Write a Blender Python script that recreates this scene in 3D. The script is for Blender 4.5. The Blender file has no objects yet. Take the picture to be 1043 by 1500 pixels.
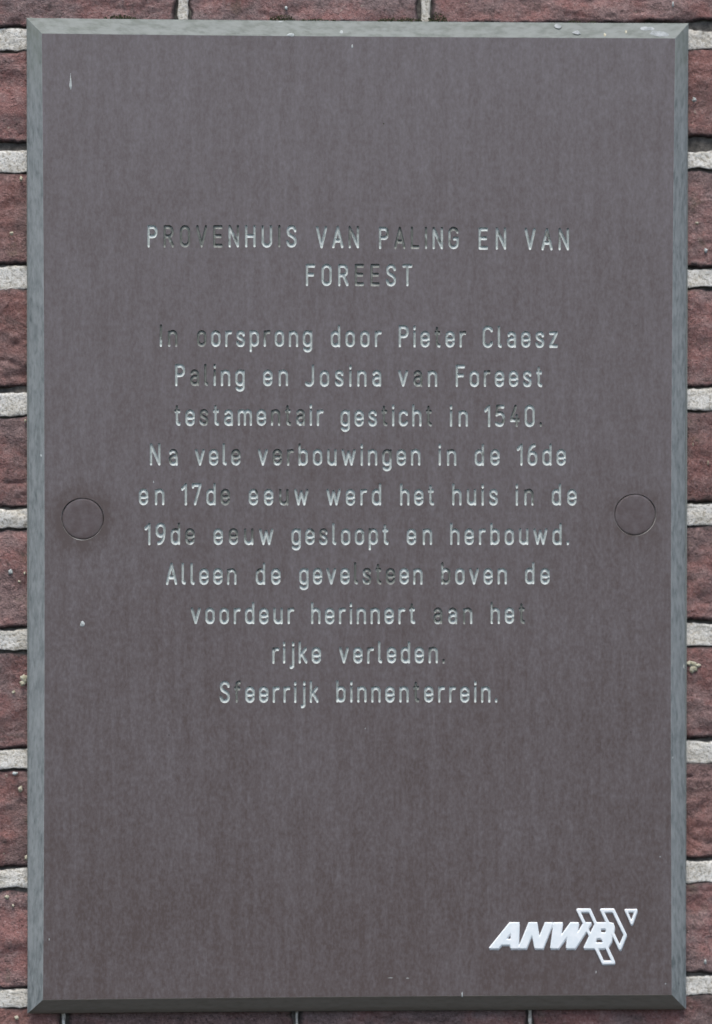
import bpy, math, random
import numpy as np
from mathutils import Vector, Matrix, noise
random.seed(7)
C = bpy.context.scene
COL = C.collection

# ------------------------------------------------------------------ camera
S = 0.00031                       # metres per photo pixel on the front of the sign
CAM = Vector((-0.050, -1.250, 0.018))
cam_d = bpy.data.cameras.new('camera'); cam = bpy.data.objects.new('camera', cam_d); COL.objects.link(cam)
cam.location = CAM
fwd = (Vector((0, 0, 0)) - CAM).normalized()
rgt = fwd.cross(Vector((0, 0, 1))).normalized(); up = rgt.cross(fwd)
cam.rotation_euler = Matrix((rgt, up, -fwd)).transposed().to_euler()
FPX = CAM.length / S
cam_d.sensor_fit = 'HORIZONTAL'; cam_d.sensor_width = 36
cam_d.lens = FPX / 1043 * 36
cam_d.clip_start = 0.02; cam_d.clip_end = 100
cam_d.dof.use_dof = True; cam_d.dof.focus_distance = CAM.length - 0.017; cam_d.dof.aperture_fstop = 6.5
C.camera = cam

# ------------------------------------------------------------------ light
SUN_EL, SUN_AZ = math.radians(65), math.radians(-8)   # azimuth measured from straight out of the wall, minus = from the left
w = bpy.data.worlds.new("World"); C.world = w; w.use_nodes = True
nt = w.node_tree; bg = nt.nodes['Background']
sky = nt.nodes.new('ShaderNodeTexSky'); sky.sky_type = 'NISHITA'; sky.sun_disc = False
sky.sun_elevation = SUN_EL
sky.air_density = 1.0; sky.dust_density = 3.0; sky.ozone_density = 1.0
dx, dy, dz = math.sin(SUN_AZ) * math.cos(SUN_EL), -math.cos(SUN_AZ) * math.cos(SUN_EL), math.sin(SUN_EL)
sky.sun_rotation = math.atan2(dx, dy)
nt.links.new(sky.outputs[0], bg.inputs[0]); bg.inputs[1].default_value = 0.15
sd = bpy.data.lights.new('sun', 'SUN'); so = bpy.data.objects.new('sun', sd); COL.objects.link(so)
sd.energy = 1.5; sd.angle = math.radians(32); sd.color = (1.0, 0.94, 0.86)
so.rotation_euler = Vector((dx, dy, dz)).to_track_quat('Z', 'Y').to_euler()
C.view_settings.view_transform = 'Standard'; C.view_settings.look = 'None'
C.view_settings.exposure = 0.62; C.view_settings.gamma = 1.0

# ------------------------------------------------------------------ helpers
def Q(px, py, d=0.0):
    """photo pixel -> position (in S units, x right, y down) on the plane lying d units behind the sign front"""
    v = fwd * FPX + rgt * (px - 521.5) - up * (py - 750.0)
    t = (d * S - CAM.y) / v.y
    p = CAM + v * t
    return p.x / S, -p.z / S

def W(qx, qy, d=0.0):
    return (qx * S, d * S, -qy * S)

def mesh_obj(name, verts, faces, mat, parent=None, smooth=False, origin=None, kind=None):
    me = bpy.data.meshes.new(name)
    if origin is not None:
        v = np.array(verts, dtype=np.float64).reshape(-1, 3) - np.array(origin)
        verts = v.tolist()
    me.from_pydata(verts, [], faces)
    if mat: me.materials.append(mat)
    if smooth: me.polygons.foreach_set('use_smooth', [True] * len(me.polygons))
    me.update()
    o = bpy.data.objects.new(name, me); COL.objects.link(o)
    if origin is not None: o.location = origin
    if parent: o.parent = parent; o.matrix_parent_inverse = Matrix.Identity(4); o.location = Vector(o.location) - parent.location
    if kind: o['kind'] = kind
    return o

def empty(name, loc, label, cat):
    o = bpy.data.objects.new(name, None); COL.objects.link(o); o.location = loc
    o['label'] = label; o['category'] = cat
    return o

class N:
    """tiny node-graph writer"""
    def __init__(s, name):
        s.m = bpy.data.materials.new(name); s.m.use_nodes = True
        s.t = s.m.node_tree; s.b = s.t.nodes['Principled BSDF']
        s.pos = s.t.nodes.new('ShaderNodeNewGeometry').outputs['Position']
    def n(s, typ, **kw):
        x = s.t.nodes.new(typ)
        for k, v in kw.items(): setattr(x, k, v)
        return x
    def put(s, sock, v):
        if hasattr(v, 'links'): s.t.links.new(v, sock)
        elif isinstance(v, (tuple, list)) and len(v) == 3 and sock.type == 'RGBA': sock.default_value = (*v, 1)
        else: sock.default_value = v
    def map(s, sx=1, sy=1, sz=1, off=(0, 0, 0), vec=None):
        x = s.n('ShaderNodeMapping'); s.put(x.inputs['Vector'], vec or s.pos)
        x.inputs['Scale'].default_value = (sx / S, sy / S, sz / S); x.inputs['Location'].default_value = off
        return x.outputs[0]
    def noise(s, period, detail=4, rough=.55, stretch=(1, 1, 1), off=(0, 0, 0), dist=0, vec=None):
        x = s.n('ShaderNodeTexNoise'); k = 1.0 / period
        s.put(x.inputs['Vector'], s.map(k / stretch[0], k / stretch[1], k / stretch[2], off, vec))
        x.inputs['Scale'].default_value = 1; x.inputs['Detail'].default_value = detail
        x.inputs['Roughness'].default_value = rough; x.inputs['Distortion'].default_value = dist
        return x.outputs['Fac']
    def rng(s, v, a, b, c=0, d=1, smooth=True):
        x = s.n('ShaderNodeMapRange'); x.interpolation_type = 'SMOOTHSTEP' if smooth else 'LINEAR'
        s.put(x.inputs[0], v)
        for i, q in zip((1, 2, 3, 4), (a, b, c, d)): s.put(x.inputs[i], q)
        return x.outputs[0]
    def math(s, op, a, b=0.0, clamp=False):
        x = s.n('ShaderNodeMath', operation=op, use_clamp=clamp); s.put(x.inputs[0], a); s.put(x.inputs[1], b)
        return x.outputs[0]
    def mix(s, f, a, b, mode='MIX'):
        x = s.n('ShaderNodeMix', data_type='RGBA', blend_type=mode); s.put(x.inputs[0], f)
        s.put(x.inputs[6], a); s.put(x.inputs[7], b); return x.outputs[2]
    def bump(s, h, dist_px, strength=1.0, prev=None):
        x = s.n('ShaderNodeBump'); x.inputs['Distance'].default_value = dist_px * S; x.inputs['Strength'].default_value = strength
        s.put(x.inputs['Height'], h)
        if prev: s.put(x.inputs['Normal'], prev)
        return x.outputs[0]
    def spot(s, qx, qy, r0, r1):
        """1 inside r0, 0 outside r1 around a point of the wall plane"""
        x = s.n('ShaderNodeVectorMath', operation='DISTANCE')
        sep = s.n('ShaderNodeSeparateXYZ'); s.put(sep.inputs[0], s.pos)
        cmb = s.n('ShaderNodeCombineXYZ'); s.put(cmb.inputs[0], sep.outputs[0]); s.put(cmb.inputs[2], sep.outputs[2])
        s.put(x.inputs[0], cmb.outputs[0]); x.inputs[1].default_value = (qx * S, 0, -qy * S)
        return s.rng(x.outputs['Value'], r0 * S, r1 * S, 1, 0)
    def done(s, col, rough, normal=None, spec=None):
        s.put(s.b.inputs['Base Color'], col); s.put(s.b.inputs['Roughness'], rough)
        if normal: s.put(s.b.inputs['Normal'], normal)
        if spec is not None: s.put(s.b.inputs['Specular IOR Level'], spec)
        return s.m

# ------------------------------------------------------------------ materials
CAPS = [Q(121, 760), Q(930.5, 754)]

def mat_face():
    g = N('brown_laminate')
    big = g.noise(150, 4, .6, (1, 1, 1.7))
    streak = g.noise(15, 4, .6, (1, 1, 7), (3, 1, 2))
    mott = g.noise(11, 4, .62, (1, 1, 1.5), (7, 2, 2))
    fine = g.noise(4.2, 3, .7, (1, 1, 1.8), (1, 8, 2))
    a = g.rng(big, .3, .7, 0, .15)
    a = g.math('ADD', a, g.rng(streak, .28, .75, 0, .30))
    a = g.math('ADD', a, g.rng(mott, .28, .74, 0, .28))
    a = g.math('ADD', a, g.rng(fine, .3, .75, 0, .46))
    sep = g.n('ShaderNodeSeparateXYZ'); g.put(sep.inputs[0], g.pos)
    run = g.noise(11, 3, .6, (1, 1, 4.5), (6, 6, 6))
    a = g.math('ADD', a, g.rng(run, .56, .72, 0, .18))
    up_ = g.rng(sep.outputs[2], -720 * S, 700 * S, -.34, .08, False)     # sky and ground reflection painted into the chalking: paler top, darker bottom
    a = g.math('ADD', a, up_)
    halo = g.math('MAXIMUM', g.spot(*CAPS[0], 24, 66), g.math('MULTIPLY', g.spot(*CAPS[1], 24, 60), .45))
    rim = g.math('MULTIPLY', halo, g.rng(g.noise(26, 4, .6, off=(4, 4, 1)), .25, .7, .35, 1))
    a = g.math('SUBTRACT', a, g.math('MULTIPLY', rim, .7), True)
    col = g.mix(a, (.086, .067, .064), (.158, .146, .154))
    # odd dark pin holes and pale scratches
    vor = g.n('ShaderNodeTexVoronoi'); g.put(vor.inputs['Vector'], g.map(1 / 60, 1 / 60, 1 / 60)); vor.inputs['Scale'].default_value = 1
    pin = g.rng(vor.outputs['Distance'], .012, .03, .6, 0)
    col = g.mix(pin, col, (.05, .04, .04))
    scr = g.noise(30, 2, .5, (.07, 1, 1.6), (9, 1, 4), 1.5)
    col = g.mix(g.rng(scr, .71, .78, 0, .10), col, (.3, .31, .32))
    bmp = g.bump(g.noise(3.2, 3, .6, off=(2, 2, 2)), 0.22, .55)
    bmp = g.bump(g.noise(60, 2, .5), 0.9, .3, bmp)
    r = g.rng(a, 0, 1, .46, .60, False)
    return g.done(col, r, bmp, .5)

def mat_core():
    g = N('milled_grey_core')
    geo = g.t.nodes.new('ShaderNodeTexCoord')
    at = g.n('ShaderNodeAttribute'); at.attribute_name = 'along'      # x along the edge, y across it
    v = at.outputs['Vector']
    def nz(px, st, off=(0, 0, 0), d=4):
        return g.noise(px, d, .62, st, off, vec=v)
    fib = nz(5.0, (4, 1, 1)); fib2 = nz(6, (2.6, .8, 1), (5, 3, 1)); big = nz(70, (1.6, .6, 1), (2, 2, 2))
    a = g.math('ADD', g.rng(fib, .36, .62, 0, .50), g.rng(fib2, .34, .52, 0, .38))
    a = g.math('ADD', a, g.rng(big, .3, .7, 0, .14), True)
    col = g.mix(a, (.095, .118, .119), (.250, .277, .278))
    sep = g.n('ShaderNodeSeparateXYZ'); g.put(sep.inputs[0], g.pos)
    sn = g.n('ShaderNodeSeparateXYZ'); nrm = g.t.nodes.new('ShaderNodeNewGeometry'); g.put(sn.inputs[0], nrm.outputs['Normal'])
    algae = g.math('MULTIPLY', g.rng(sep.outputs[2], 560 * S, 735 * S), g.rng(nz(24, (1.8, 1, 1), (1, 4, 8)), .2, .75, .45, 1))
    col = g.mix(g.math('MULTIPLY', algae, .8), col, (.170, .196, .150))
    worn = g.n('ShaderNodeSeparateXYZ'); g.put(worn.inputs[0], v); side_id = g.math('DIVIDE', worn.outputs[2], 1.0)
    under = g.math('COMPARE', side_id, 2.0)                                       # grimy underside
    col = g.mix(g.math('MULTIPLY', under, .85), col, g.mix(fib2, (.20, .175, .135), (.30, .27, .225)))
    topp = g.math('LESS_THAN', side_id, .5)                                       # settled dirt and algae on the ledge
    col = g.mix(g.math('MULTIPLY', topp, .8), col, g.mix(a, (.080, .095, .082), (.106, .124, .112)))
    line = g.math('MULTIPLY', g.rng(worn.outputs[1], 2.6, .6), g.rng(nz(12, (2, 1, 1), (7, 7, 1)), .35, .6, .25, .8))
    line = g.math('MULTIPLY', line, g.rng(sep.outputs[2], -690 * S, -600 * S))
    col = g.mix(g.math('MULTIPLY', line, .35), col, (.40, .43, .43))
    b = g.bump(fib, .5, .6)
    return g.done(col, .62, b, .25)

def mat_paint():
    g = N('worn_letter_paint')
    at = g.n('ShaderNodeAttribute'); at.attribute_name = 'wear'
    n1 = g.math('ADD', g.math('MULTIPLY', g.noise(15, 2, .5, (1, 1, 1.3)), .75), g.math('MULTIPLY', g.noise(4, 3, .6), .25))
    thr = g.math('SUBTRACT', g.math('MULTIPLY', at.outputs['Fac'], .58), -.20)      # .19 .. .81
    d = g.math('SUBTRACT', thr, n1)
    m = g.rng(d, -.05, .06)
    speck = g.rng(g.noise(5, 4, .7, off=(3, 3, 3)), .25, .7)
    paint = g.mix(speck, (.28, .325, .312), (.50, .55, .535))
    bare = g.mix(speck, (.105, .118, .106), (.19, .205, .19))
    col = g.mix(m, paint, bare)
    b = g.bump(g.noise(2.5, 3, .6), .3, .5)
    return g.done(col, .55, b, .4)

def mat_logo():
    g = N('white_logo_paint')
    col = g.mix(g.rng(g.noise(14, 4, .6), .3, .75), (.76, .84, .87), (.88, .93, .95))
    return g.done(col, .5, g.bump(g.noise(3, 3, .6), .2, .4), .4)

def mat_plain(name, c0, c1, px, rough=.7, bump=.5, bpx=None):
    g = N(name)
    col = g.mix(g.rng(g.noise(px, 5, .65), .3, .72), c0, c1)
    return g.done(col, rough, g.bump(g.noise(bpx or px / 2, 4, .7, off=(5, 5, 5)), bump, .8), .3)

def mat_brick():
    g = N('weathered_red_brick')
    oi = g.n('ShaderNodeObjectInfo'); rnd = oi.outputs['Random']
    n1 = g.noise(70, 5, .65, (1.3, 1, 1)); n2 = g.noise(17, 5, .7, off=(3, 1, 5)); n3 = g.noise(4.5, 4, .75, off=(5, 5, 2))
    n4 = g.noise(34, 5, .72, (1.6, 1, 1), (9, 3, 3), .6)
    red = g.mix(rnd, (.225, .092, .082), (.190, .108, .098))
    pur = g.mix(rnd, (.180, .124, .120), (.150, .104, .098))
    col = g.mix(g.rng(n1, .38, .62), red, pur)
    col = g.mix(g.rng(n2, .45, .72, 0, .65), col, (.26, .175, .165))
    col = g.mix(g.rng(n4, .55, .70, 0, .8), col, (.075, .055, .052))
    col = g.mix(g.rng(n3, .50, .74, 0, .65), col, (.36, .26, .245))
    col = g.mix(g.rng(n3, .48, .28, 0, .85), col, (.040, .030, .030))
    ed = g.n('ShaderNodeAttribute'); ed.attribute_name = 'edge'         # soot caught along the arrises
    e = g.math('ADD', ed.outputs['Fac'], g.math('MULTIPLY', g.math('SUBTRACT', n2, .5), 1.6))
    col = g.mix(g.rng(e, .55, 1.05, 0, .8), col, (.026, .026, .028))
    li = g.noise(13, 3, .6, off=(8, 1, 2)); col = g.mix(g.rng(li, .70, .76, 0, .55), col, (.36, .33, .27))
    gr = g.noise(45, 4, .6, off=(1, 9, 2)); col = g.mix(g.rng(gr, .60, .72, 0, .35), col, (.085, .09, .055))
    h = g.math('ADD', g.math('MULTIPLY', n2, .65), g.math('MULTIPLY', n3, .5))
    b = g.bump(h, 6.5, 1)
    b = g.bump(g.noise(2.6, 3, .7, off=(4, 4, 4)), 1.6, .9, b)
    hsv = g.n('ShaderNodeHueSaturation'); g.put(hsv.inputs['Color'], col)
    wn = g.n('ShaderNodeTexWhiteNoise', noise_dimensions='1D'); g.put(wn.inputs['W'], rnd)
    g.put(hsv.inputs['Value'], g.rng(wn.outputs['Value'], 0, 1, .92, 1.38, False)); g.put(hsv.inputs['Saturation'], g.rng(rnd, 0, 1, .8, 1.12, False))
    return g.done(hsv.outputs[0], .85, b, .25)

def mat_mortar():
    g = N('sandy_lime_pointing')
    oi = g.n('ShaderNodeObjectInfo')
    n1 = g.noise(30, 4, .6); n2 = g.noise(4.6, 4, .75, off=(3, 1, 5)); n3 = g.noise(11, 4, .65, off=(6, 2, 2))
    col = g.mix(g.rng(n1, .3, .7), (.56, .54, .475), (.72, .72, .68))
    col = g.mix(g.rng(n2, .52, .38, 0, .75), col, (.27, .245, .19))
    col = g.mix(g.rng(n2, .55, .75, 0, .5), col, (.88, .88, .85))
    col = g.mix(g.rng(n3, .62, .74, 0, .55), col, (.13, .125, .115))
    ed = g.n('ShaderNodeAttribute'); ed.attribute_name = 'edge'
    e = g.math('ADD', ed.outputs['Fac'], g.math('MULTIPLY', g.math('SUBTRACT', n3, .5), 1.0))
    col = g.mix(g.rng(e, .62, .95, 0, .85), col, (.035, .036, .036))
    b = g.bump(n2, 2.4, .9)
    b = g.bump(n3, 3.0, .5, b)
    return g.done(col, .9, b, .2)

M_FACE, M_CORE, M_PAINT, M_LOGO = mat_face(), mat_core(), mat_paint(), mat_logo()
M_BRICK, M_MORTAR = mat_brick(), mat_mortar()
M_DEEP = mat_plain('dark_joint_bed', (.05, .048, .044), (.15, .14, .125), 12, .9, 2)
M_CAP = mat_plain('brown_cap_plastic', (.092, .073, .072), (.132, .116, .120), 16, .5, .15, 4)
M_HOLE = mat_plain('drilled_brown_edge', (.06, .05, .044), (.36, .36, .34), 26, .6, .3, 3)
M_DROP = mat_plain('dried_white_splash', (.30, .33, .32), (.55, .60, .59), 5, .8, .4, 3)
M_SMEAR = mat_plain('pale_dried_smear', (.20, .225, .225), (.38, .41, .42), 9, .7, .2, 3)
M_LICH = mat_plain('yellowish_lichen', (.26, .25, .17), (.52, .50, .40), 4, .9, .6, 2)
M_MOSS = mat_plain('dark_moss', (.018, .022, .010), (.06, .065, .03), 5, .9, 1, 2)
M_WEB = mat_plain('cobweb_thread', (.35, .36, .36), (.5, .5, .5), 9, .8, .1)

# ------------------------------------------------------------------ the brick wall
WALL_D = 27.0                    # brick faces lie this far behind the sign front (S units)
wall = empty('brick_wall', (0, 0, 0), 'old dark red brick wall with pale mortar behind the brown sign', 'wall')

def add_attr(o, name, vals):
    a = o.data.attributes.new(name, 'FLOAT', 'POINT'); a.data.foreach_set('value', np.asarray(vals, dtype=np.float32))

def rough_block(name, x0, x1, y0L, y0R, y1L, y1R, mat, step, face_d, back_d, rad, amp, edge_amp, seed, edge_px, tilt=(0, 0)):
    """a rough slab: front grid in S units with rounded broken arrises, closed by sides and a back"""
    nx = max(3, int((x1 - x0) / step)); hm = (y1L - y0L + y1R - y0R) / 2; ny = max(3, int(hm / step))
    tx = np.linspace(0, 1, nx + 1); ty = np.linspace(0, 1, ny + 1)
    # crowd the samples near the arrises
    f = lambda t, L: t + 0.5 * min(.9, 12 * step / L) * (-np.sin(2 * np.pi * t)) / (2 * np.pi)
    tx = f(tx, x1 - x0); ty = f(ty, hm)
    verts = []; edge = []
    for j, b in enumerate(ty):
        for i, a in enumerate(tx):
            X = x0 + (x1 - x0) * a
            ya = y0L + (y0R - y0L) * a; yb = y1L + (y1R - y1L) * a
            Y = ya + (yb - ya) * b
            # ragged outline
            nv = noise.noise((X * .035 + seed, Y * .035, seed)); nv2 = noise.noise((X * .12 + seed, Y * .12, seed + 4))
            wv = edge_amp * (nv * 1.0 + nv2 * .5)
            sy = (1 - 2 * b); sx = (1 - 2 * a)
            Y += wv * (abs(sy) ** 3) * (1 if sy > 0 else -1) + noise.noise((X * .02, seed, 3.3)) * edge_amp * .5
            X += wv * (abs(sx) ** 8) * (1 if sx > 0 else -1)
            dxe = min(a, 1 - a) * (x1 - x0); dye = min(b, 1 - b) * (yb - ya)
            de = min(dxe, dye)
            r = rad * (1 + .7 * noise.noise((X * .03, Y * .03, seed + 9)))
            k = max(0., 1 - dxe / r); k2 = max(0., 1 - dye / r); kk = min(1., math.hypot(k, k2))
            drop = r * (1 - math.sqrt(max(0., 1 - kk * kk))) * .9
            h = noise.fractal((X * .02 + seed * 3, Y * .028, seed), 1.0, 2.0, 5) * amp
            rid = noise.noise((X * .018 + seed, Y * .055, seed + 20))
            h -= max(0., .12 - abs(rid)) * amp * 9 * max(0, noise.noise((X * .01, Y * .01, seed)) + .25)
            h += (a - .5) * tilt[0] + (b - .5) * tilt[1]
            verts.append(W(X, Y, face_d + drop - h)); edge.append(max(0., 1 - de / edge_px))
    def id(i, j): return j * (nx + 1) + i
    faces = [(id(i, j), id(i, j + 1), id(i + 1, j + 1), id(i + 1, j)) for j in range(ny) for i in range(nx)]
    ring = [id(i, 0) for i in range(nx + 1)] + [id(nx, j) for j in range(1, ny + 1)] + [id(i, ny) for i in range(nx - 1, -1, -1)] + [id(0, j) for j in range(ny - 1, 0, -1)]
    b0 = len(verts)
    for v in ring:
        p = verts[v]; verts.append((p[0], back_d * S, p[2])); edge.append(1)
    m = len(ring)
    for k in range(m):
        faces.append((ring[k], ring[(k + 1) % m], b0 + (k + 1) % m, b0 + k))
    faces.append(tuple(b0 + k for k in range(m)))
    cx = (x0 + x1) / 2; cy = (y0L + y1R) / 2
    o = mesh_obj(name, verts, faces, mat, wall, True, W(cx, cy, face_d))
    add_attr(o, 'edge', edge)
    return o

# bed joints read off the photograph: centre at the left edge (x=20) and at the right edge (x=1025), thickness
JLt = [40, 220, 391, 576, 747, 923, 1099, 1274, 1452]; JLb = [70, 250, 422, 607, 773, 951, 1126, 1301, 1476]
JRt = [45, 221, 394, 571, 740, 914, 1087, 1261, 1431]; JRb = [70, 245, 420, 600, 769, 945, 1117, 1292, 1457]
GUL = [1, 12, 4, 9, 4, 4, 2, 3, 3]; GUR = [13, 20, 5, 7, 4, 5, 5, 3, 4]       # dark crack above each joint (left, right)
GDL = [6, 2, 2, 3, 3, 7, 2, 6, 1]; GDR = [2, 2, 3, 3, 2, 2, 2, 2, 2]           # and below it
def lineq(yl, yr):
    a = Q(20, yl, WALL_D); b = Q(1025, yr, WALL_D)
    k = (b[1] - a[1]) / (b[0] - a[0])
    def f(x):
        return a[1] + (x - a[0]) * k
    return f
beds = [(lineq(a, c), lineq(b, d), lineq(a - gu, c - gv), lineq(b + gd, d + ge)) for a, b, c, d, gu, gv, gd, ge in zip(JLt, JLb, JRt, JRb, GUL, GUR, GDL, GDR)]
def extra(i, dl, dr):
    a, b, c, d = JLt[i] + dl, JLb[i] + dl, JRt[i] + dr, JRb[i] + dr
    return (lineq(a, c), lineq(b, d), lineq(a - 4, c - 4), lineq(b + 2, d + 2))
for k in range(1, 5): beds.insert(0, extra(0, -177 * k, -175 * k))
for k in range(1, 5): beds.append(extra(8, 175 * k, 171 * k))
XL, XR = -1350, 1350
def qx(px, py): return Q(px, py, WALL_D)[0]
heads_h = [qx(268, 15) + 357 * k for k in range(-3, 4)]
heads_t = [qx(268, 15) + 357 * k for k in (-3, -2, -1, 0, 1, 3)]
heads_s = [qx(90, 400) + 714 * k for k in range(-1, 3)]
heads_b = [qx(x, 1490) for x in (-591, -249, 93, 435, 777, 1119, 1461, 1803)]
for r in range(len(beds) - 1):
    f0 = beds[r][3]; f1 = beds[r + 1][2]; m0 = beds[r][1]; m1 = beds[r + 1][0]
    row = r - 3                                     # row 0 is the course under the top edge of the sign's first joint
    if row == 0: hs = heads_t
    elif row == 9: hs = heads_b
    else:
        hs = heads_s if row % 2 else heads_h
    if row == 0: pass
    # course r lies between bed r and r+1
    vis = 0 <= row <= 9
    hs = [h + (random.uniform(-10, 10) if row not in (0, 9) else 0) for h in hs]
    xs = [XL] + [h for h in hs if XL + 60 < h < XR - 60] + [XR]
    hw = (15, 18, 9)[(row == 0) + 2 * (row == 9)]
    for i in range(len(xs) - 1):
        a = xs[i] + (hw / 2 + 1 if i else 0); b = xs[i + 1] - (hw / 2 + 1 if i < len(xs) - 2 else 0)
        near = a < 560 and b > -560 and vis
        hidden = a > -470 and b < 455 and 1 <= row <= 8
        rough_block('brick', a, b, f0(a), f0(b), f1(a), f1(b),
                    M_BRICK, 22 if hidden else (3.6 if near else 11), WALL_D + 4 + random.uniform(-1, 1.5), WALL_D + 150, 5, 4.6, 4.0, random.uniform(0, 90), 15,
                    (random.uniform(-2, 2), random.uniform(-2, 2)))
        if i:
            h = xs[i]
            rough_block('mortar_joint', h - hw / 2 + 1.5, h + hw / 2 - 1.5, m0(h) + 1, m0(h) + 1, m1(h) - 1, m1(h) - 1,
                        M_MORTAR, 3 if vis else 9, WALL_D + 6, WALL_D + 90, 3, 1.8, 3.0, random.uniform(0, 90), 2.2)
for r, (ft, fb, _, _) in enumerate(beds):
    # bed pointing, cut in strips so that alike pieces stay cheap; kept a little narrower than the gap
    rough_block('mortar_joint', XL, XR, ft(XL) - 1, ft(XR) - 1, fb(XL) + 2, fb(XR) + 2,
                M_MORTAR, 3.4, WALL_D + 5.5, WALL_D + 100, 1.3, 2.0, 3.4, 11.3 * r, 4.5)
yt, yb = beds[0][0](0) - 20, beds[-1][0](0) + 20
bv = [W(XL + 5, yt, WALL_D + 12), W(XR - 5, yt, WALL_D + 12), W(XR - 5, yb, WALL_D + 12), W(XL + 5, yb, WALL_D + 12),
      W(XL + 5, yt, WALL_D + 145), W(XR - 5, yt, WALL_D + 145), W(XR - 5, yb, WALL_D + 145), W(XL + 5, yb, WALL_D + 145)]
mesh_obj('mortar_bed', bv, [(0, 3, 2, 1), (4, 5, 6, 7), (0, 1, 5, 4), (1, 2, 6, 5), (2, 3, 7, 6), (3, 0, 4, 7)], M_DEEP, wall)

# ------------------------------------------------------------------ the sign
sign = empty('information_sign', (0, 0, 0), 'brown information sign with grey sloping edges and pale worn Dutch lettering', 'sign')
BEV = 21.0
def poly3(p0, pm, p1, n):
    """n+1 points on the quadratic through three points"""
    out = []
    for i in range(n + 1):
        t = i / n
        a, b, c = 2 * (t - .5) * (t - 1), -4 * t * (t - 1), 2 * t * (t - .5)
        out.append((a * p0[0] + b * pm[0] + c * p1[0], a * p0[1] + b * pm[1] + c * p1[1]))
    return out
NL = 90
inner_px = [((61.3, 49.3), (525, 53.7), (989, 56.3)), ((989, 56.3), (983.2, 750), (984, 1457)),
            ((984, 1457), (525, 1459.6), (63, 1464.5)), ((63, 1464.5), (65.2, 757), (61.3, 49.3))]
outer_px = [((38.7, 26), (523, 31.3), (1008.8, 34)), ((1008.8, 34), (1003.6, 756), (1005.3, 1478.8)),
            ((1005.3, 1478.8), (523, 1480.6), (40, 1485)), ((40, 1485), (42.2, 755), (38.7, 26))]
def side(pts, d): return poly3(*[Q(*p, d) for p in pts], NL)
ring_q = []
for k in range(4):
    ins, outs = side(inner_px[k], 0), side(outer_px[k], BEV)
    L = math.dist(ins[0], ins[-1])
    prof = [(0, 0), (.02, .006), (.05, .032), (.10, .085), (.33, .325), (.66, .655), (.985, .985), (1, 1.02), (1.0, 1.20)]
    verts, along, faces = [], [], []
    for i in range(NL + 1):
        p, q = ins[i], outs[i]; t = i / NL
        for j, (u, dd) in enumerate(prof):
            e = 0 if i in (0, NL) else 1
            if u == 0: jx = 0
            else: jx = e * .45 * noise.noise((t * L * .05, k * 7, j))
            x = p[0] + (q[0] - p[0]) * u; y = p[1] + (q[1] - p[1]) * u
            verts.append(W(x, y, BEV * dd + jx * .5)); along.append((t * L * S + k * .9, u * 26 * S, k))
    m = len(prof)
    faces = [(i * m + j, i * m + j + 1, (i + 1) * m + j + 1, (i + 1) * m + j) for i in range(NL) for j in range(m - 1)]
    o = mesh_obj('bevelled_edge', verts, faces, M_CORE, sign, False)
    o.data.polygons.foreach_set('use_smooth', [True] * len(o.data.polygons))
    at = o.data.attributes.new('along', 'FLOAT_VECTOR', 'POINT'); at.data.foreach_set('vector', np.array(along, dtype=np.float32).ravel())
    ring_q += ins[:-1]
o_back = [Q(*p[0], BEV) for p in outer_px]
bk = [W(x, y, BEV * 1.2 - .3) for x, y in o_back]
mesh_obj('back_panel', bk, [(0, 1, 2, 3)], M_CORE, sign)

# ---- engraving: stroke alphabet, drawn in units of the engraved plate
def arc(cx, cy, rx, ry, a0, a1, n=9):
    return [(cx + rx * math.cos(math.radians(a0 + (a1 - a0) * i / n)), cy + ry * math.sin(math.radians(a0 + (a1 - a0) * i / n))) for i in range(n + 1)]
def stad(x0, y0, x1, y1):
    r = (x1 - x0) / 2; ry = r * 1.12; cx = (x0 + x1) / 2
    p = arc(cx, y1 - ry, r, ry, 0, 180, 12) + arc(cx, y0 + ry, r, ry, 180, 360, 12)
    return p + [p[0]]
def crv(pts, n=4):
    P = [pts[0]] + pts + [pts[-1]]; out = []
    for i in range(1, len(P) - 2):
        for k in range(n):
            t = k / n; a, b, c, d = P[i - 1], P[i], P[i + 1], P[i + 2]
            out.append(tuple(.5 * (2 * b[q] + (c[q] - a[q]) * t + (2 * a[q] - 5 * b[q] + 4 * c[q] - d[q]) * t * t + (3 * b[q] - a[q] - 3 * c[q] + d[q]) * t ** 3) for q in (0, 1)))
    return out + [pts[-1]]
X_, H_, D_ = 18.8, 27.0, -8.0
w0 = 10.4; r0 = w0 / 2
arch = lambda x, w: [(x, X_ - w * .56)] + arc(x + w / 2, X_ - w * .56, w / 2, w * .56, 180, 0, 10) + [(x + w, 0)]
sS = [(9.1, 15.4), (7.6, 18), (4.75, 18.8), (1.7, 17.8), (.3, 14.6), (1.7, 11.4), (4.75, 9.7), (7.9, 7.9), (9.3, 4.6), (8, 1.1), (4.75, 0), (1.5, .9), (0, 3.8)]
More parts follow.
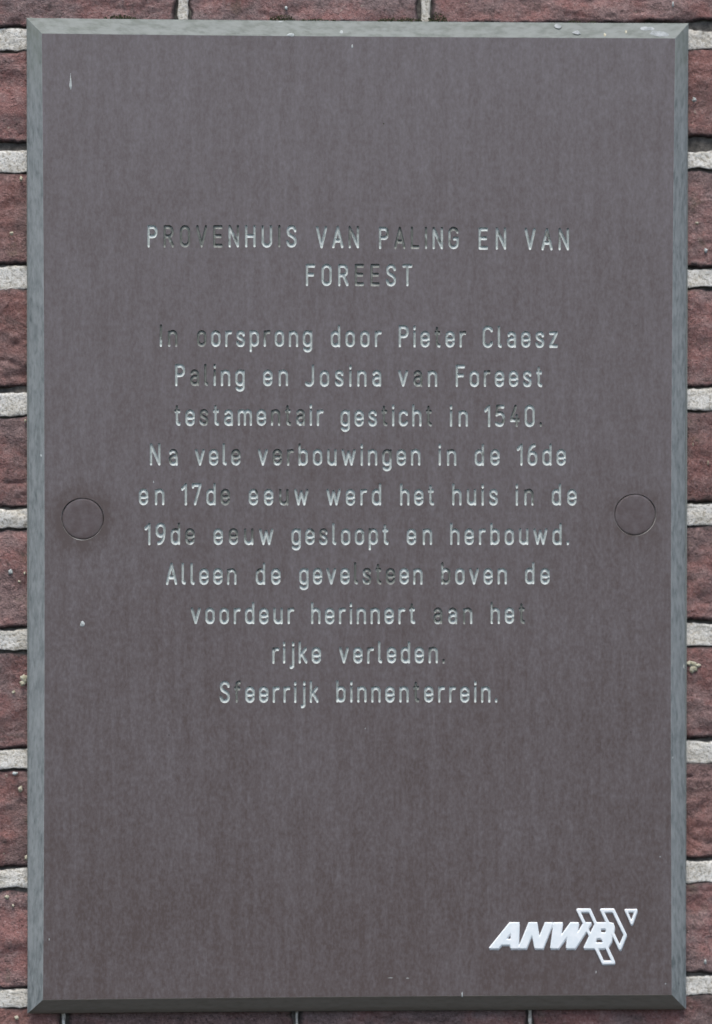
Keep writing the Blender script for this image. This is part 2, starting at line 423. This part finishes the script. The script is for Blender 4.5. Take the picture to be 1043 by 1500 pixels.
GL = {
 'o': (w0, [stad(0, 0, w0, X_)]),
 'n': (w0, [[(0, 0), (0, X_ - 1)], arch(0, w0)]),
 'm': (17.4, [[(0, 0), (0, X_ - 1)], arch(0, 8.7), arch(8.7, 8.7)]),
 'h': (w0, [[(0, 0), (0, H_)], arch(0, w0)]),
 'u': (w0, [[(0, X_), (0, 5.8)] + arc(r0, 5.8, r0, 5.8, 180, 360, 10), [(w0, X_), (w0, 0)]]),
 'r': (6.0, [[(0, 0), (0, X_ - .5)], arc(5.2, 12.8, 5.2, 6, 180, 75, 7)]),
 'd': (w0, [stad(0, 0, w0, X_), [(w0, 0), (w0, H_)]]),
 'b': (w0, [stad(0, 0, w0, X_), [(0, 0), (0, H_)]]),
 'p': (w0, [stad(0, 0, w0, X_), [(0, D_), (0, X_)]]),
 'g': (w0, [stad(0, 0, w0, X_), [(w0, X_ - .5), (w0, -3.2)] + arc(r0, -3.2, r0, 4.9, 0, -150, 9)]),
 'e': (w0, [[(0, 9.2), (w0, 9.2), (w0, 13)] + arc(r0, 13, r0, 5.8, 0, 180, 10) + arc(r0, 5.8, r0, 5.8, 180, 345, 10)]),
 'a': (9.8, [arc(4.9, 13.2, 4.9, 5.6, 150, 0, 8) + [(9.8, 0)], [(9.8, 10.6), (4.9, 10.6)] + arc(4.9, 5.3, 4.9, 5.3, 90, 270, 9) + arc(4.9, 4.6, 4.9, 4.6, 270, 345, 5)]),
 's': (9.3, [crv(sS)]),
 't': (5.6, [[(1.9, 24.6), (1.9, 4)] + arc(5.4, 4, 3.5, 4, 180, 270, 6), [(0, X_ - .2), (5.0, X_ - .2)]]),
 'l': (3.0, [[(0, H_), (0, 3.4)] + arc(3, 3.4, 3, 3.4, 180, 262, 5)]),
 'i': (0.0, [[(0, 0), (0, X_)], [(0, 25.2), (0, 26.6)]]),
 'j': (3.6, [[(3.6, X_), (3.6, -4.5)] + arc(.2, -4.5, 3.4, 3.5, 0, -90, 5), [(3.6, 25.2), (3.6, 26.6)]]),
 'k': (9.4, [[(0, 0), (0, H_)], [(8.6, X_), (.4, 8)], [(3.4, 11), (9.4, 0)]]),
 'f': (6.6, [[(2, 0), (2, 23)] + arc(6, 23, 4, 4, 180, 85, 6), [(0, X_ - .8), (6, X_ - .8)]]),
 'v': (10.6, [[(0, X_), (5.3, 0), (10.6, X_)]]),
 'w': (17.2, [[(0, X_), (4.4, 0), (8.6, X_ - 2), (12.8, 0), (17.2, X_)]]),
 'z': (9.2, [[(0, X_), (9.2, X_), (0, 0), (9.2, 0)]]),
 'c': (9.6, [arc(5.2, 13, 5.2, 5.8, 25, 180, 9) + arc(5.2, 5.8, 5.2, 5.8, 180, 335, 9)]),
 '.': (0.0, [[(0, 0), (0, 1.2)]]),
 'P': (11.2, [[(0, 0), (0, H_), (6.2, H_)] + arc(6.2, 20.2, 5, 6.8, 90, -90, 10) + [(0, 13.4)]]),
 'R': (11.6, [[(0, 0), (0, H_), (6.2, H_)] + arc(6.2, 20.2, 5, 6.8, 90, -90, 10) + [(0, 13.4)], [(5.8, 13.4), (11.6, 0)]]),
 'O': (11.6, [stad(0, 0, 11.6, H_)]), '0': (11.4, [stad(0, 0, 11.4, H_)]),
 'V': (12.6, [[(0, H_), (6.3, 0), (12.6, H_)]]),
 'A': (13, [[(0, 0), (6.5, H_), (13, 0)], [(2, 8.2), (11, 8.2)]]),
 'E': (10.2, [[(10.2, H_), (0, H_), (0, 0), (10.2, 0)], [(0, 14), (9, 14)]]),
 'F': (10.2, [[(10.2, H_), (0, H_), (0, 0)], [(0, 14), (8.6, 14)]]),
 'N': (12, [[(0, 0), (0, H_), (12, 0), (12, H_)]]),
 'H': (12, [[(0, 0), (0, H_)], [(12, 0), (12, H_)], [(0, 14), (12, 14)]]),
 'U': (12, [[(0, H_), (0, 6.4)] + arc(6, 6.4, 6, 6.4, 180, 360, 12) + [(12, H_)]]),
 'I': (0.0, [[(0, 0), (0, H_)]]),
 'S': (11.4, [crv([(x * 1.22, y * H_ / X_) for x, y in sS])]),
 'L': (9.4, [[(0, H_), (0, 0), (9.4, 0)]]),
 'T': (11, [[(0, H_), (11, H_)], [(5.5, H_), (5.5, 0)]]),
 'G': (11.8, [arc(5.9, 20.6, 5.9, 6.4, 20, 180, 9) + arc(5.9, 6.4, 5.9, 6.4, 180, 360, 12) + [(11.8, 12.6), (6.6, 12.6)]]),
 'C': (11.4, [arc(5.9, 20.6, 5.9, 6.4, 20, 180, 9) + arc(5.9, 6.4, 5.9, 6.4, 180, 340, 12)]),
 'J': (10.2, [[(10.2, H_), (10.2, 6.4)] + arc(4.6, 6.4, 5.6, 6.4, 0, -140, 9)]),
 '1': (5.2, [[(0, 21.5), (5.2, H_), (5.2, 0)]]),
 '5': (11, [[(10.2, H_), (1.2, H_), (.6, 15.4)], crv([(.6, 15.4), (4.8, 17.3), (8.8, 16), (11, 9.6), (9, 2.4), (5, 0), (0, 2.2)])]),
 '4': (11, [[(6.6, H_), (0, 7.2), (11, 7.2)], [(8.2, 13.5), (8.2, 0)]]),
 '6': (11, [stad(0, 0, 11, 16.4), crv([(0, 8), (.3, 15), (2.2, 22), (5.6, 26.2), (8.6, 27)])]),
 '7': (10.6, [[(0, 24.4), (0, H_), (10.6, H_), (3, 0)]]),
 '9': (11, [stad(0, 10.6, 11, H_), crv([(11, 19), (10.7, 12), (8.8, 5), (5.4, .8), (2.4, 0)])]),
}
# word, left, right, baseline in the photograph, wear of each letter (0 painted .. 9 bare)
TEXT = [
 [("PROVENHUIS", 216, 434.5, 362, "2898950291"), ("VAN", 463, 526, 363, "015"), ("PALING", 555, 672, 364.3, "598745"), ("EN", 701, 741.5, 365, "34"), ("VAN", 768.5, 833.5, 366, "045")],
 [("FOREEST", 448, 604, 418.6, "1008804")],
 [("In", 234, 260, 507.3, "67"), ("oorsprong", 288.5, 457.5, 507.5, "941136000"), ("door", 484.5, 558.5, 508, "0000"), ("Pieter", 584, 682.5, 508.3, "100834"), ("Claesz", 707, 817, 508.8, "001221")],
 [("Paling", 256.5, 358.5, 565, "188511"), ("en", 385.3, 422, 565.3, "11"), ("Josina", 446.5, 558.5, 565.8, "100001"), ("van", 583.5, 640.5, 566, "073"), ("Foreest", 667.5, 794.5, 566.3, "1161111")],
 [("testamentair", 255.5, 473.5, 623.3, "627521177602"), ("gesticht", 498.8, 633, 624, "00280008"), ("in", 659, 685.5, 624.4, "02"), ("1540.", 709.5, 794, 624.8, "15608")],
 [("Na", 219.5, 260.5, 681.3, "26"), ("vele", 285.8, 352.5, 681.5, "0206"), ("verbouwingen", 378, 615.8, 681.6, "077410000511"), ("in", 642.5, 668.5, 681.6, "04"), ("de", 695.2, 732, 681.6, "42"), ("16de", 757, 829, 681.6, "0201")],
 [("en", 203.3, 240.8, 739.6, "02"), ("17de", 265.3, 337, 739.8, "2138"), ("eeuw", 364.3, 451.8, 740, "3384"), ("werd", 478.3, 558.5, 740, "0010"), ("het", 586, 636, 740, "014"), ("huis", 662.3, 729.2, 740, "0200"), ("in", 755.4, 781.8, 740, "06"), ("de", 808.2, 844.8, 740, "00")],
 [("19de", 211.8, 285.3, 797.8, "0047"), ("eeuw", 312.7, 400.4, 797.8, "4751"), ("gesloopt", 426.8, 569.3, 797.8, "03600440"), ("en", 595.8, 633, 797.8, "02"), ("herbouwd.", 659.3, 833.5, 797.8, "000000001")],
 [("Alleen", 243, 346.5, 856, "000015"), ("de", 374.6, 411, 856, "41"), ("gevelsteen", 438.2, 619, 855.8, "0113878815"), ("boven", 646.2, 742.6, 855.6, "70001"), ("de", 769, 805.3, 855.6, "20")],
 [("voordeur", 279.6, 430.7, 913.8, "00000213"), ("herinnert", 455.6, 608.5, 913.8, "002000135"), ("aan", 634.8, 692, 913.6, "856"), ("het", 718.6, 769.2, 913.4, "549")],
 [("rijke", 398.8, 470.3, 971.6, "40300"), ("verleden.", 496.8, 651.5, 971.4, "015101038")],
 [("Sfeerrijk", 321.8, 466.6, 1029, "080000200"), ("binnenterrein.", 492.4, 728.6, 1028.6, "03000081141010")],
]
SW = 1.75                        # half width of the engraved stroke at the surface

face_v, face_f = [], []
def quad(x0, y0, x1, y1):
    if x1 - x0 < 1e-6 or y1 - y0 < 1e-6: return
    b = len(face_v)
    face_v.extend([W(x0, y0), W(x0, y1), W(x1, y1), W(x1, y0)]); face_f.append((b, b + 1, b + 2, b + 3))

def seg_dist(PX, PY, lines):
    d = np.full(PX.shape, 1e9)
    for L in lines:
        for (ax, ay), (bx, by) in zip(L[:-1], L[1:]):
            vx, vy = bx - ax, by - ay; q = vx * vx + vy * vy
            t = np.clip(((PX - ax) * vx + (PY - ay) * vy) / (q if q > 1e-12 else 1), 0, 1)
            d = np.minimum(d, np.hypot(PX - ax - t * vx, PY - ay - t * vy))
    return d

def carve(x0, y0, x1, y1, step, fields, depth, mats, wears, names, smooth=True):
    """tile of the plate front: cells outside every shape go to the face panel, cells inside become a sunk piece per shape.
    fields: list of functions (PX,PY)->(F, s0); F<0 inside, s0<=0 on the groove floor"""
    nx = max(2, int(round((x1 - x0) / step))); ny = max(2, int(round((y1 - y0) / step)))
    gx = np.linspace(x0, x1, nx + 1); gy = np.linspace(y0, y1, ny + 1)
    PX, PY = np.meshgrid(gx, gy)
    FS = []; SS = []
    for f in fields:
        a, b = f(PX, PY); FS.append(a); SS.append(b)
    FS = np.array(FS); SS = np.array(SS)
    F = FS.min(0); s0 = np.maximum(SS.min(0), 0)
    F[np.abs(F) < 1e-4] = 1e-4
    F[0, :] = np.maximum(F[0, :], .05); F[-1, :] = np.maximum(F[-1, :], .05); F[:, 0] = np.maximum(F[:, 0], .05); F[:, -1] = np.maximum(F[:, -1], .05)
    ratio = np.where(F < 0, -F / (-F + s0 + 1e-9), 0)
    ratio = np.minimum(ratio, np.where(F < 0, -F / .35, 0))
    Z = depth * ratio
    own = FS.argmin(0)
    ins = F < 0
    fmap = {}
    def fv(key, x, y):
        if key not in fmap: fmap[key] = len(face_v); face_v.append(W(x, y))
        return fmap[key]
    shp = [([], [], {}) for _ in fields]
    def sv(k, key, x, y, z):
        V, _, mp = shp[k]
        if key not in mp: mp[key] = len(V); V.append(W(x, y, z))
        return mp[key]
    cnt = ins[:-1, :-1].astype(int) + ins[1:, :-1] + ins[:-1, 1:] + ins[1:, 1:]
    for j in range(ny):
        i = 0
        while i < nx:
            c = cnt[j, i]
            if c == 0:                       # merge runs of plain cells
                i2 = i
                while i2 + 1 < nx and cnt[j, i2 + 1] == 0: i2 += 1
                a = fv((i, j), gx[i], gy[j]); b = fv((i, j + 1), gx[i], gy[j + 1]); cc = fv((i2 + 1, j + 1), gx[i2 + 1], gy[j + 1]); d = fv((i2 + 1, j), gx[i2 + 1], gy[j])
                face_f.append((a, b, cc, d)); i = i2 + 1; continue
            k = int(own[j, i])
            if c == 4:
                ids = [sv(k, (q, p), gx[q], gy[p], Z[p, q]) for q, p in ((i, j), (i, j + 1), (i + 1, j + 1), (i + 1, j))]
                shp[k][1].append(tuple(ids))
            else:
                # shape that owns the inside corners
                for q, p in ((i, j), (i, j + 1), (i + 1, j + 1), (i + 1, j)):
                    if ins[p, q]: k = int(own[p, q]); break
                for tri in (((i, j), (i, j + 1), (i + 1, j + 1)), ((i, j), (i + 1, j + 1), (i + 1, j))):
                    inn, out = [], []
                    for t in range(3):
                        (q, p), (q2, p2) = tri[t], tri[(t + 1) % 3]
                        if ins[p, q]: inn.append(sv(k, (q, p), gx[q], gy[p], Z[p, q]))
                        else: out.append(fv((q, p), gx[q], gy[p]))
                        if ins[p, q] != ins[p2, q2]:
                            e = ((q, p), (q2, p2)) if (q, p) < (q2, p2) else ((q2, p2), (q, p))
                            fa, fb = F[e[0][1], e[0][0]], F[e[1][1], e[1][0]]; tt = fa / (fa - fb)
                            x = gx[e[0][0]] + (gx[e[1][0]] - gx[e[0][0]]) * tt; y = gy[e[0][1]] + (gy[e[1][1]] - gy[e[0][1]]) * tt
                            inn.append(sv(k, e, x, y, 0)); out.append(fv(e, x, y))
                    if len(inn) >= 3: shp[k][1].append(tuple(inn))
                    if len(out) >= 3: face_f.append(tuple(out))
            i += 1
    objs = []
    for k, (V, Fc, _) in enumerate(shp):
        if not Fc: continue
        a = np.array(V); c = tuple((a.min(0) + a.max(0)) / 2)
        o = mesh_obj(names[k], V, Fc, mats[k], sign, smooth, c)
        if wears is not None: 
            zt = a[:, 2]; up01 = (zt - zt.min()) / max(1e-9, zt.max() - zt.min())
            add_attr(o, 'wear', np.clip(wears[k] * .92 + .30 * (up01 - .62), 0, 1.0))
        objs.append(o)
    return objs

SHIFT = 2.3
def stroke_field(lines):
    def f(PX, PY):
        d0 = seg_dist(PX, PY, lines)
        F = d0 - SW
        for t in (.34, .67, 1.0):
            F = np.minimum(F, seg_dist(PX, PY - SHIFT * t, lines) - SW)
        return F, d0 - .9
    return f

# inner rectangle of the plate front that is tiled exactly; the rest is a ring out to the bevel
RX0, RX1 = -445.0, 452.0; RY0, RY1 = -680.0, 690.0
rows = []                                   # (ytop, ybot, [(x0, x1, fn)])
jr = random.Random(3)
for line in TEXT:
    tiles = []; ytop, ybot = 1e9, -1e9
    for word, a, b, base, wear in line:
        qa, qb = Q(a, base)[0], Q(b, base)[0]
        ws = [GL[c][0] for c in word]
        k = 1.0
        gap = (qb - qa - 2 * SW - sum(ws)) / (len(word) - 1)
        x = qa + SW
        n_thin = sum(c in 'il.t' for c in word)
        for ci, ch in enumerate(word):
            gw, strokes = GL[ch]
            q = Q(a + (x - qa), base - SW - SHIFT * .75)
            by = q[1] + jr.uniform(-.25, .25)
            lines = [[(x + u, by - v * 1.0) for u, v in st] for st in strokes]
            xs = [p[0] for L in lines for p in L]; ys = [p[1] for L in lines for p in L]
            box = [min(xs) - SW - .9, min(ys) - SW - .9, max(xs) + SW + .9, max(ys) + SW + SHIFT + .9]
            tiles.append((box, lines, int(wear[ci]) / 9.0, ch))
            ytop = min(ytop, box[1]); ybot = max(ybot, box[3])
            x += gw + gap
    rows.append((ytop, ybot, tiles))
lx, ly = Q(700, 1310); lx1, ly1 = Q(960, 1430)
yc = RY0; N_LETTER = 0
cap_rows = (min(CAPS[0][1], CAPS[1][1]) - 36, max(CAPS[0][1], CAPS[1][1]) + 36)
TX0, TX1 = -345.0, 352.0                    # text column; the cap columns lie outside it
# text column
for ytop, ybot, tiles in rows:
    quad(TX0, yc, TX1, ytop)
    xc = TX0
    for box, lines, wr, ch in tiles:
        assert box[0] >= xc - 1e-6 or box[0] > xc - 3, (box, xc)
        if box[0] < xc: box[0] = xc
        quad(xc, ytop, box[0], ybot)
        quad(box[0], ytop, box[2], box[1]); quad(box[0], box[3], box[2], ybot)
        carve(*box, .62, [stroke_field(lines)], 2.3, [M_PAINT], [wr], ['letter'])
        N_LETTER += 1
        xc = box[2]
    quad(xc, ytop, TX1, ybot)
    yc = ybot
print('letters', N_LETTER)
# cap columns
def cap_col(x0, x1, c):
    y0, y1 = c[1] - 36, c[1] + 36; a, b = c[0] - 36, c[0] + 36
    quad(x0, RY0, x1, y0); quad(x0, y0, a, y1); quad(b, y0, x1, y1); quad(x0, y1, x1, LOGO_Y0)
    def f(PX, PY):
        ang = np.arctan2(PY - c[1], PX - c[0])
        d = np.hypot(PX - c[0], PY - c[1]) - 31.0 - .35 * np.sin(3 * ang + c[0])
        return d, d + 1.5
    carve(a, y0, b, y1, 1.0, [f], 5.0, [M_HOLE], None, ['screw_hole'])
LOGO_Y0 = ly; LOGO_Y1 = ly1
cap_col(RX0, TX0, CAPS[0]); cap_col(TX1, RX1, CAPS[1])
quad(TX0, yc, TX1, LOGO_Y0)
# logo
def lg(x, y): return Q(700 + x * .2493, 1310 + y * .2493)
def poly_sdf(PX, PY, loops):
    d = seg_dist(PX, PY, [l + [l[0]] for l in loops]); ins = np.zeros(PX.shape, bool)
    for l in loops:
        for (ax, ay), (bx, by) in zip(l, l[1:] + l[:1]):
            if ay == by: continue
            c = (ay > PY) != (by > PY)
            ins ^= c & (PX < (bx - ax) * (PY - ay) / (by - ay) + ax)
    return np.where(ins, -d, d)
def poly_field(loops, rnd=.6, shift=2.8, sx=.9):
    loops = [[lg(*p) for p in l] for l in loops]
    def f(PX, PY):
        s0 = poly_sdf(PX, PY, loops) - rnd; F = s0 - .35
        for t in (.34, .67, 1.0): F = np.minimum(F, poly_sdf(PX - sx * t, PY - shift * t, loops) - rnd)
        return F, s0
    return f
def line_field(pts, hw, shift=2.4, sx=.7):
    L = [lg(*p) for p in pts]; L = L + [L[0], ]
    def f(PX, PY):
        s0 = seg_dist(PX, PY, [L]) - hw * .2493; F = s0 - .3
        for t in (.5, 1.0): F = np.minimum(F, seg_dist(PX - sx * t, PY - shift * t, [L]) - hw * .2493)
        return F, s0
    return f
Bout = [(624, 314), (692, 168), (772, 168), (794, 172), (801, 190), (798, 212), (778, 236), (786, 250), (784, 272), (768, 300), (738, 314)]
fields = [
 poly_field([[(69, 314), (187, 168), (241, 168), (236, 314), (192, 314), (194, 292), (137, 292), (119, 314)], [(158, 266), (195, 266), (196, 216)]]),
 poly_field([[(241, 314), (300, 168), (346, 168), (360, 258), (396, 168), (438, 168), (381, 314), (334, 314), (318, 226), (283, 314)]]),
 poly_field([[(428, 314), (447, 168), (496, 168), (481, 256), (545, 168), (590, 168), (576, 248), (622, 168), (664, 168), (570, 314), (520, 314), (530, 232), (472, 314)]]),
 poly_field([Bout, [(711, 228), (721, 197), (757, 197), (752, 228)], [(684, 287), (696, 253), (740, 253), (733, 287)]]),
 line_field([(588, 93), (656, 93), (797, 398), (735, 400)], 8.5),
 line_field([(727, 93), (795, 93), (865, 238), (834, 316)], 8.5),
 line_field([(869, 94), (930, 94), (903, 170)], 6.5),
]
logo_x0, logo_x1 = Q(712, 1370)[0], Q(940, 1370)[0]
quad(RX0, LOGO_Y0, logo_x0, LOGO_Y1)
carve(logo_x0, LOGO_Y0, logo_x1, LOGO_Y1, .62, fields, -1.7, [M_LOGO] * 7, None, ['letter'] * 4 + ['emblem_outline'] * 3)
if logo_x1 < RX1: quad(logo_x1, LOGO_Y0, RX1, LOGO_Y1)
quad(RX0, LOGO_Y1, RX1, RY1)
# ring out to the bevel
inner = []
n4 = NL
def rect_side(a, b): return [(a[0] + (b[0] - a[0]) * i / n4, a[1] + (b[1] - a[1]) * i / n4) for i in range(n4)]
cs = [(RX0, RY0), (RX1, RY0), (RX1, RY1), (RX0, RY1)]
for k in range(4): inner += rect_side(cs[k], cs[(k + 1) % 4])
b0 = len(face_v); m = len(inner)
for p in inner: face_v.append(W(*p))
for p in ring_q: face_v.append(W(*p))
for k in range(m):
    face_f.append((b0 + k, b0 + (k + 1) % m, b0 + m + (k + 1) % m, b0 + m + k))
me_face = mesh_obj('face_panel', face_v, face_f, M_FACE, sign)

# screw caps sunk in their holes
def cap(c, tilt, dz):
    prof = [(0, 0), (10, 0), (20, 0), (26.5, .02), (28.9, .2), (29.6, .6), (29.9, 1.6), (29.9, 4.5)]
    n = 72; verts = [W(c[0], c[1], dz)]; faces = []
    for j, (r, d) in enumerate(prof[1:]):
        for i in range(n):
            a = 2 * math.pi * i / n; x, y = r * math.cos(a), r * math.sin(a)
            d2 = d + dz + tilt[0] * x / 30 + tilt[1] * y / 30 + .12 * noise.noise((x * .1, y * .1, c[0]))
            verts.append(W(c[0] + x, c[1] + y, d2))
    for i in range(n): faces.append((0, 1 + (i + 1) % n, 1 + i))
    for j in range(len(prof) - 2):
        for i in range(n):
            a, b = 1 + j * n + i, 1 + j * n + (i + 1) % n
            faces.append((a, b, b + n, a + n))
    return mesh_obj('screw_cap', verts, faces, M_CAP, sign, True, W(c[0], c[1], dz))
cap(CAPS[0], (-.3, .35), .9); cap(CAPS[1], (.1, .35), .6)

# ------------------------------------------------------------------ small marks: splashes, chips, lichen, moss
def blob(name, px, py, rx, ry, h, d, mat, parent, seed, tail=0, slope=0):
    """low lumpy crust; slope tips it onto the bevel (depth per unit down)"""
    cx, cy = Q(px, py, d)
    nr, na = 4, 14; verts = [W(cx, cy, d - h)]; faces = []
    for j in range(1, nr + 1):
        for i in range(na):
            a = 2 * math.pi * i / na; rr = j / nr
            k = 1 + .55 * noise.noise((math.cos(a) * 1.3 + seed, math.sin(a) * 1.3, seed))
            x = rx * rr * k * math.cos(a); y = ry * rr * k * math.sin(a)
            if tail and y < 0: x *= max(.12, 1 + y / (ry * 1.0)); y *= tail
            z = -h * (1 - rr ** 2) * (1 + .8 * noise.noise((x * .5, y * .5, seed))) + .35 * (rr == 1)
            verts.append(W(cx + x, cy + y, d + z - slope * y))
    for i in range(na): faces.append((0, 1 + (i + 1) % na, 1 + i))
    for j in range(nr - 1):
        for i in range(na):
            a, b = 1 + j * na + i, 1 + j * na + (i + 1) % na
            faces.append((a, b, b + na, a + na))
    return mesh_obj(name, verts, faces, mat, parent, True, W(cx, cy, d))
def bev_d(py_off): return BEV * (1 - py_off)     # depth on the bevel, py_off 0 outer .. 1 inner
D = M_DROP
blob('splash_mark', 103.5, 125, 2.2, 6, .5, 0, D, sign, 1, tail=3.6)
blob('splash_mark', 120.5, 914, 3.6, 4.6, .9, 0, D, sign, 2)
blob('splash_mark', 516, 68, 1.6, 3.0, .5, 0, D, sign, 3)
blob('splash_mark', 426, 51.5, 6.5, 2.6, .7, 0.2, D, sign, 4)
for px, py, rx, ry, s in ((817, 38.2, 5.5, 3.4, 5), (845, 47.5, 5.5, 3.0, 6), (366, 38, 3, 3, 7), (500, 46.5, 2.4, 3, 8), (411, 31.5, 4, 1.4, 19)):
    blob('splash_mark', px, py, rx, ry, (.5 if py < 32 or px < 600 else .25), BEV * (1 - (py - 30.5) / 22.5) , M_SMEAR if px > 600 else D, sign, s, slope=.95)
for px, py, rx, ry, s in ((948, 41, 11, 4.5, 9), (962, 47.5, 13, 5.5, 10), (974, 50, 7, 4, 11)):
    blob('splash_mark', px, py, rx, ry, .35, BEV * (1 - (py - 33.5) / 22.5), M_SMEAR, sign, s, slope=.95)
for px, py, rx, ry, s in ((886, 50, 2.8, 4.2, 12), (917, 46, 2.2, 3, 13)):
    blob('lichen_spot', px, py, rx, ry, .5, BEV * (1 - (py - 33.5) / 22.5), M_LICH, sign, s, slope=.95)
def side_mark(name, px, py, rx, ry, left, mat, s):
    t = (px - 41) / 23.5 if left else (1004.5 - px) / 21.5
    cx, cy = Q(px, py, BEV * (1 - t)); d = BEV * (1 - t)
    o = blob(name, px, py, rx, ry, .45, d, mat, sign, s)
    for v in o.data.vertices: v.co.y += (-1 if left else 1) * v.co.x * .95
side_mark('splash_mark', 49.5, 170, 1.4, 5, True, M_LICH, 21); side_mark('splash_mark', 60, 668, 1.3, 2.2, True, D, 22)
side_mark('dent', 1002, 111, 1.6, 5, False, M_MOSS, 23); side_mark('dent', 1004, 129, 1.5, 4, False, M_MOSS, 24)
side_mark('splash_mark', 990.5, 424, 1.2, 3, False, D, 25); side_mark('splash_mark', 1002, 977, 1.2, 4, False, D, 26)
side_mark('splash_mark', 985.5, 1110, 1.5, 2.4, False, D, 27)
for px, py, rx, ry, s in ((677, 1457, 1, 4.5, 31), (873, 1424, .7, 2.4, 32), (975, 1441, .9, 1.4, 33), (72, 1376, .8, 2, 34), (967, 1255, 1.0, 1.2, 35), (225, 706, .7, 2.2, 36), (562, 181, 1.3, 1.0, 37), (597, 1433, 2.5, .6, 38), (572, 1432.5, 5, .4, 39), (535, 1067, .7, 1.1, 40)):
    blob('splash_mark', px, py, rx, ry, .3, 0, D if s != 37 else M_MOSS, sign, s)

# lichen and mineral crumbs on the bricks
FD = WALL_D + 1.5
for px, py, rx, ry, m, s in ((15, 838, 3.6, 4.5, D, 41), (36, 840, 1.3, 3, M_LICH, 42), (36, 994, 5.5, 6, M_LICH, 43), (33, 1001, 4, 4, M_LICH, 44), (20, 1014, 2.5, 3, M_LICH, 45),
                             (22, 1133, 4, 3, D, 46), (30, 1156, 3.6, 4.5, M_LICH, 47), (10, 1314, 3.5, 3, M_LICH, 48), (19, 1327, 1.8, 2.6, M_LICH, 49), (38, 1257, 2.6, 4, M_LICH, 50),
                             (24, 1491, 3, 4, M_LICH, 51), (37, 617, 1.3, 3.2, M_LICH, 52), (1017, 146, 3, 3.5, D, 53), (1034, 367, 2.6, 3.2, D, 54), (1012, 972, 8, 4, M_LICH, 55), (1016, 980, 6, 6, M_LICH, 56),
                             (1022, 975, 5, 3, M_LICH, 57), (1033, 1409, 2, 3.5, D, 58), (1015, 651, 1, 4.5, M_LICH, 59), (1037, 678, 1, 4.5, M_LICH, 60), (17, 342, 2.6, 3, M_LICH, 61), (31, 262, 2.2, 4.4, M_LICH, 62),
                             (419, 12, 2.3, 3.3, D, 63), (986, 6, 1.3, 4.5, D, 64), (28, 852, 2, 2, M_LICH, 65), (1021, 327, 2.4, 2, M_LICH, 66)):
    blob('lichen_spot' if m is M_LICH else 'mineral_crumb', px, py, rx, ry, 2.0, FD, m, wall, s)

# moss tufts growing where the sign's top edge meets the bricks
rm = random.Random(11); mv, mf = [], []
for (x0, x1, n, hh) in ((152, 200, 190, 7), (395, 432, 170, 9), (440, 492, 90, 3), (553, 618, 230, 6), (628, 655, 130, 14), (0, 38, 0, 0), (832, 850, 30, 4), (862, 872, 20, 3)):
    for _ in range(n):
        px = rm.uniform(x0, x1); u = (px - x0) / (x1 - x0); top = hh * (.4 + .6 * math.sin(math.pi * u)) 
        py = 31.5 + (px - 523) * .0058 - rm.random() ** 1.6 * top
        x, y = Q(px, py, WALL_D - 1); d = WALL_D + rm.uniform(-2, 3); r = rm.uniform(.7, 1.7); a = rm.uniform(0, 6.28)
        b = len(mv)
        mv += [W(x, y - r * 1.3, d - .5), W(x + r * math.cos(a), y + r * math.sin(a) * .6, d - r), W(x + r * math.cos(a + 2.1), y + r * math.sin(a + 2.1) * .6, d), W(x + r * math.cos(a + 4.2), y + r * math.sin(a + 4.2) * .6, d - .4)]
        mf += [(b, b + 1, b + 2), (b, b + 2, b + 3), (b, b + 3, b + 1), (b + 1, b + 3, b + 2)]
mesh_obj('moss', mv, mf, M_MOSS, wall, False, W(0, Q(521, 28, WALL_D)[1], WALL_D), kind='stuff')
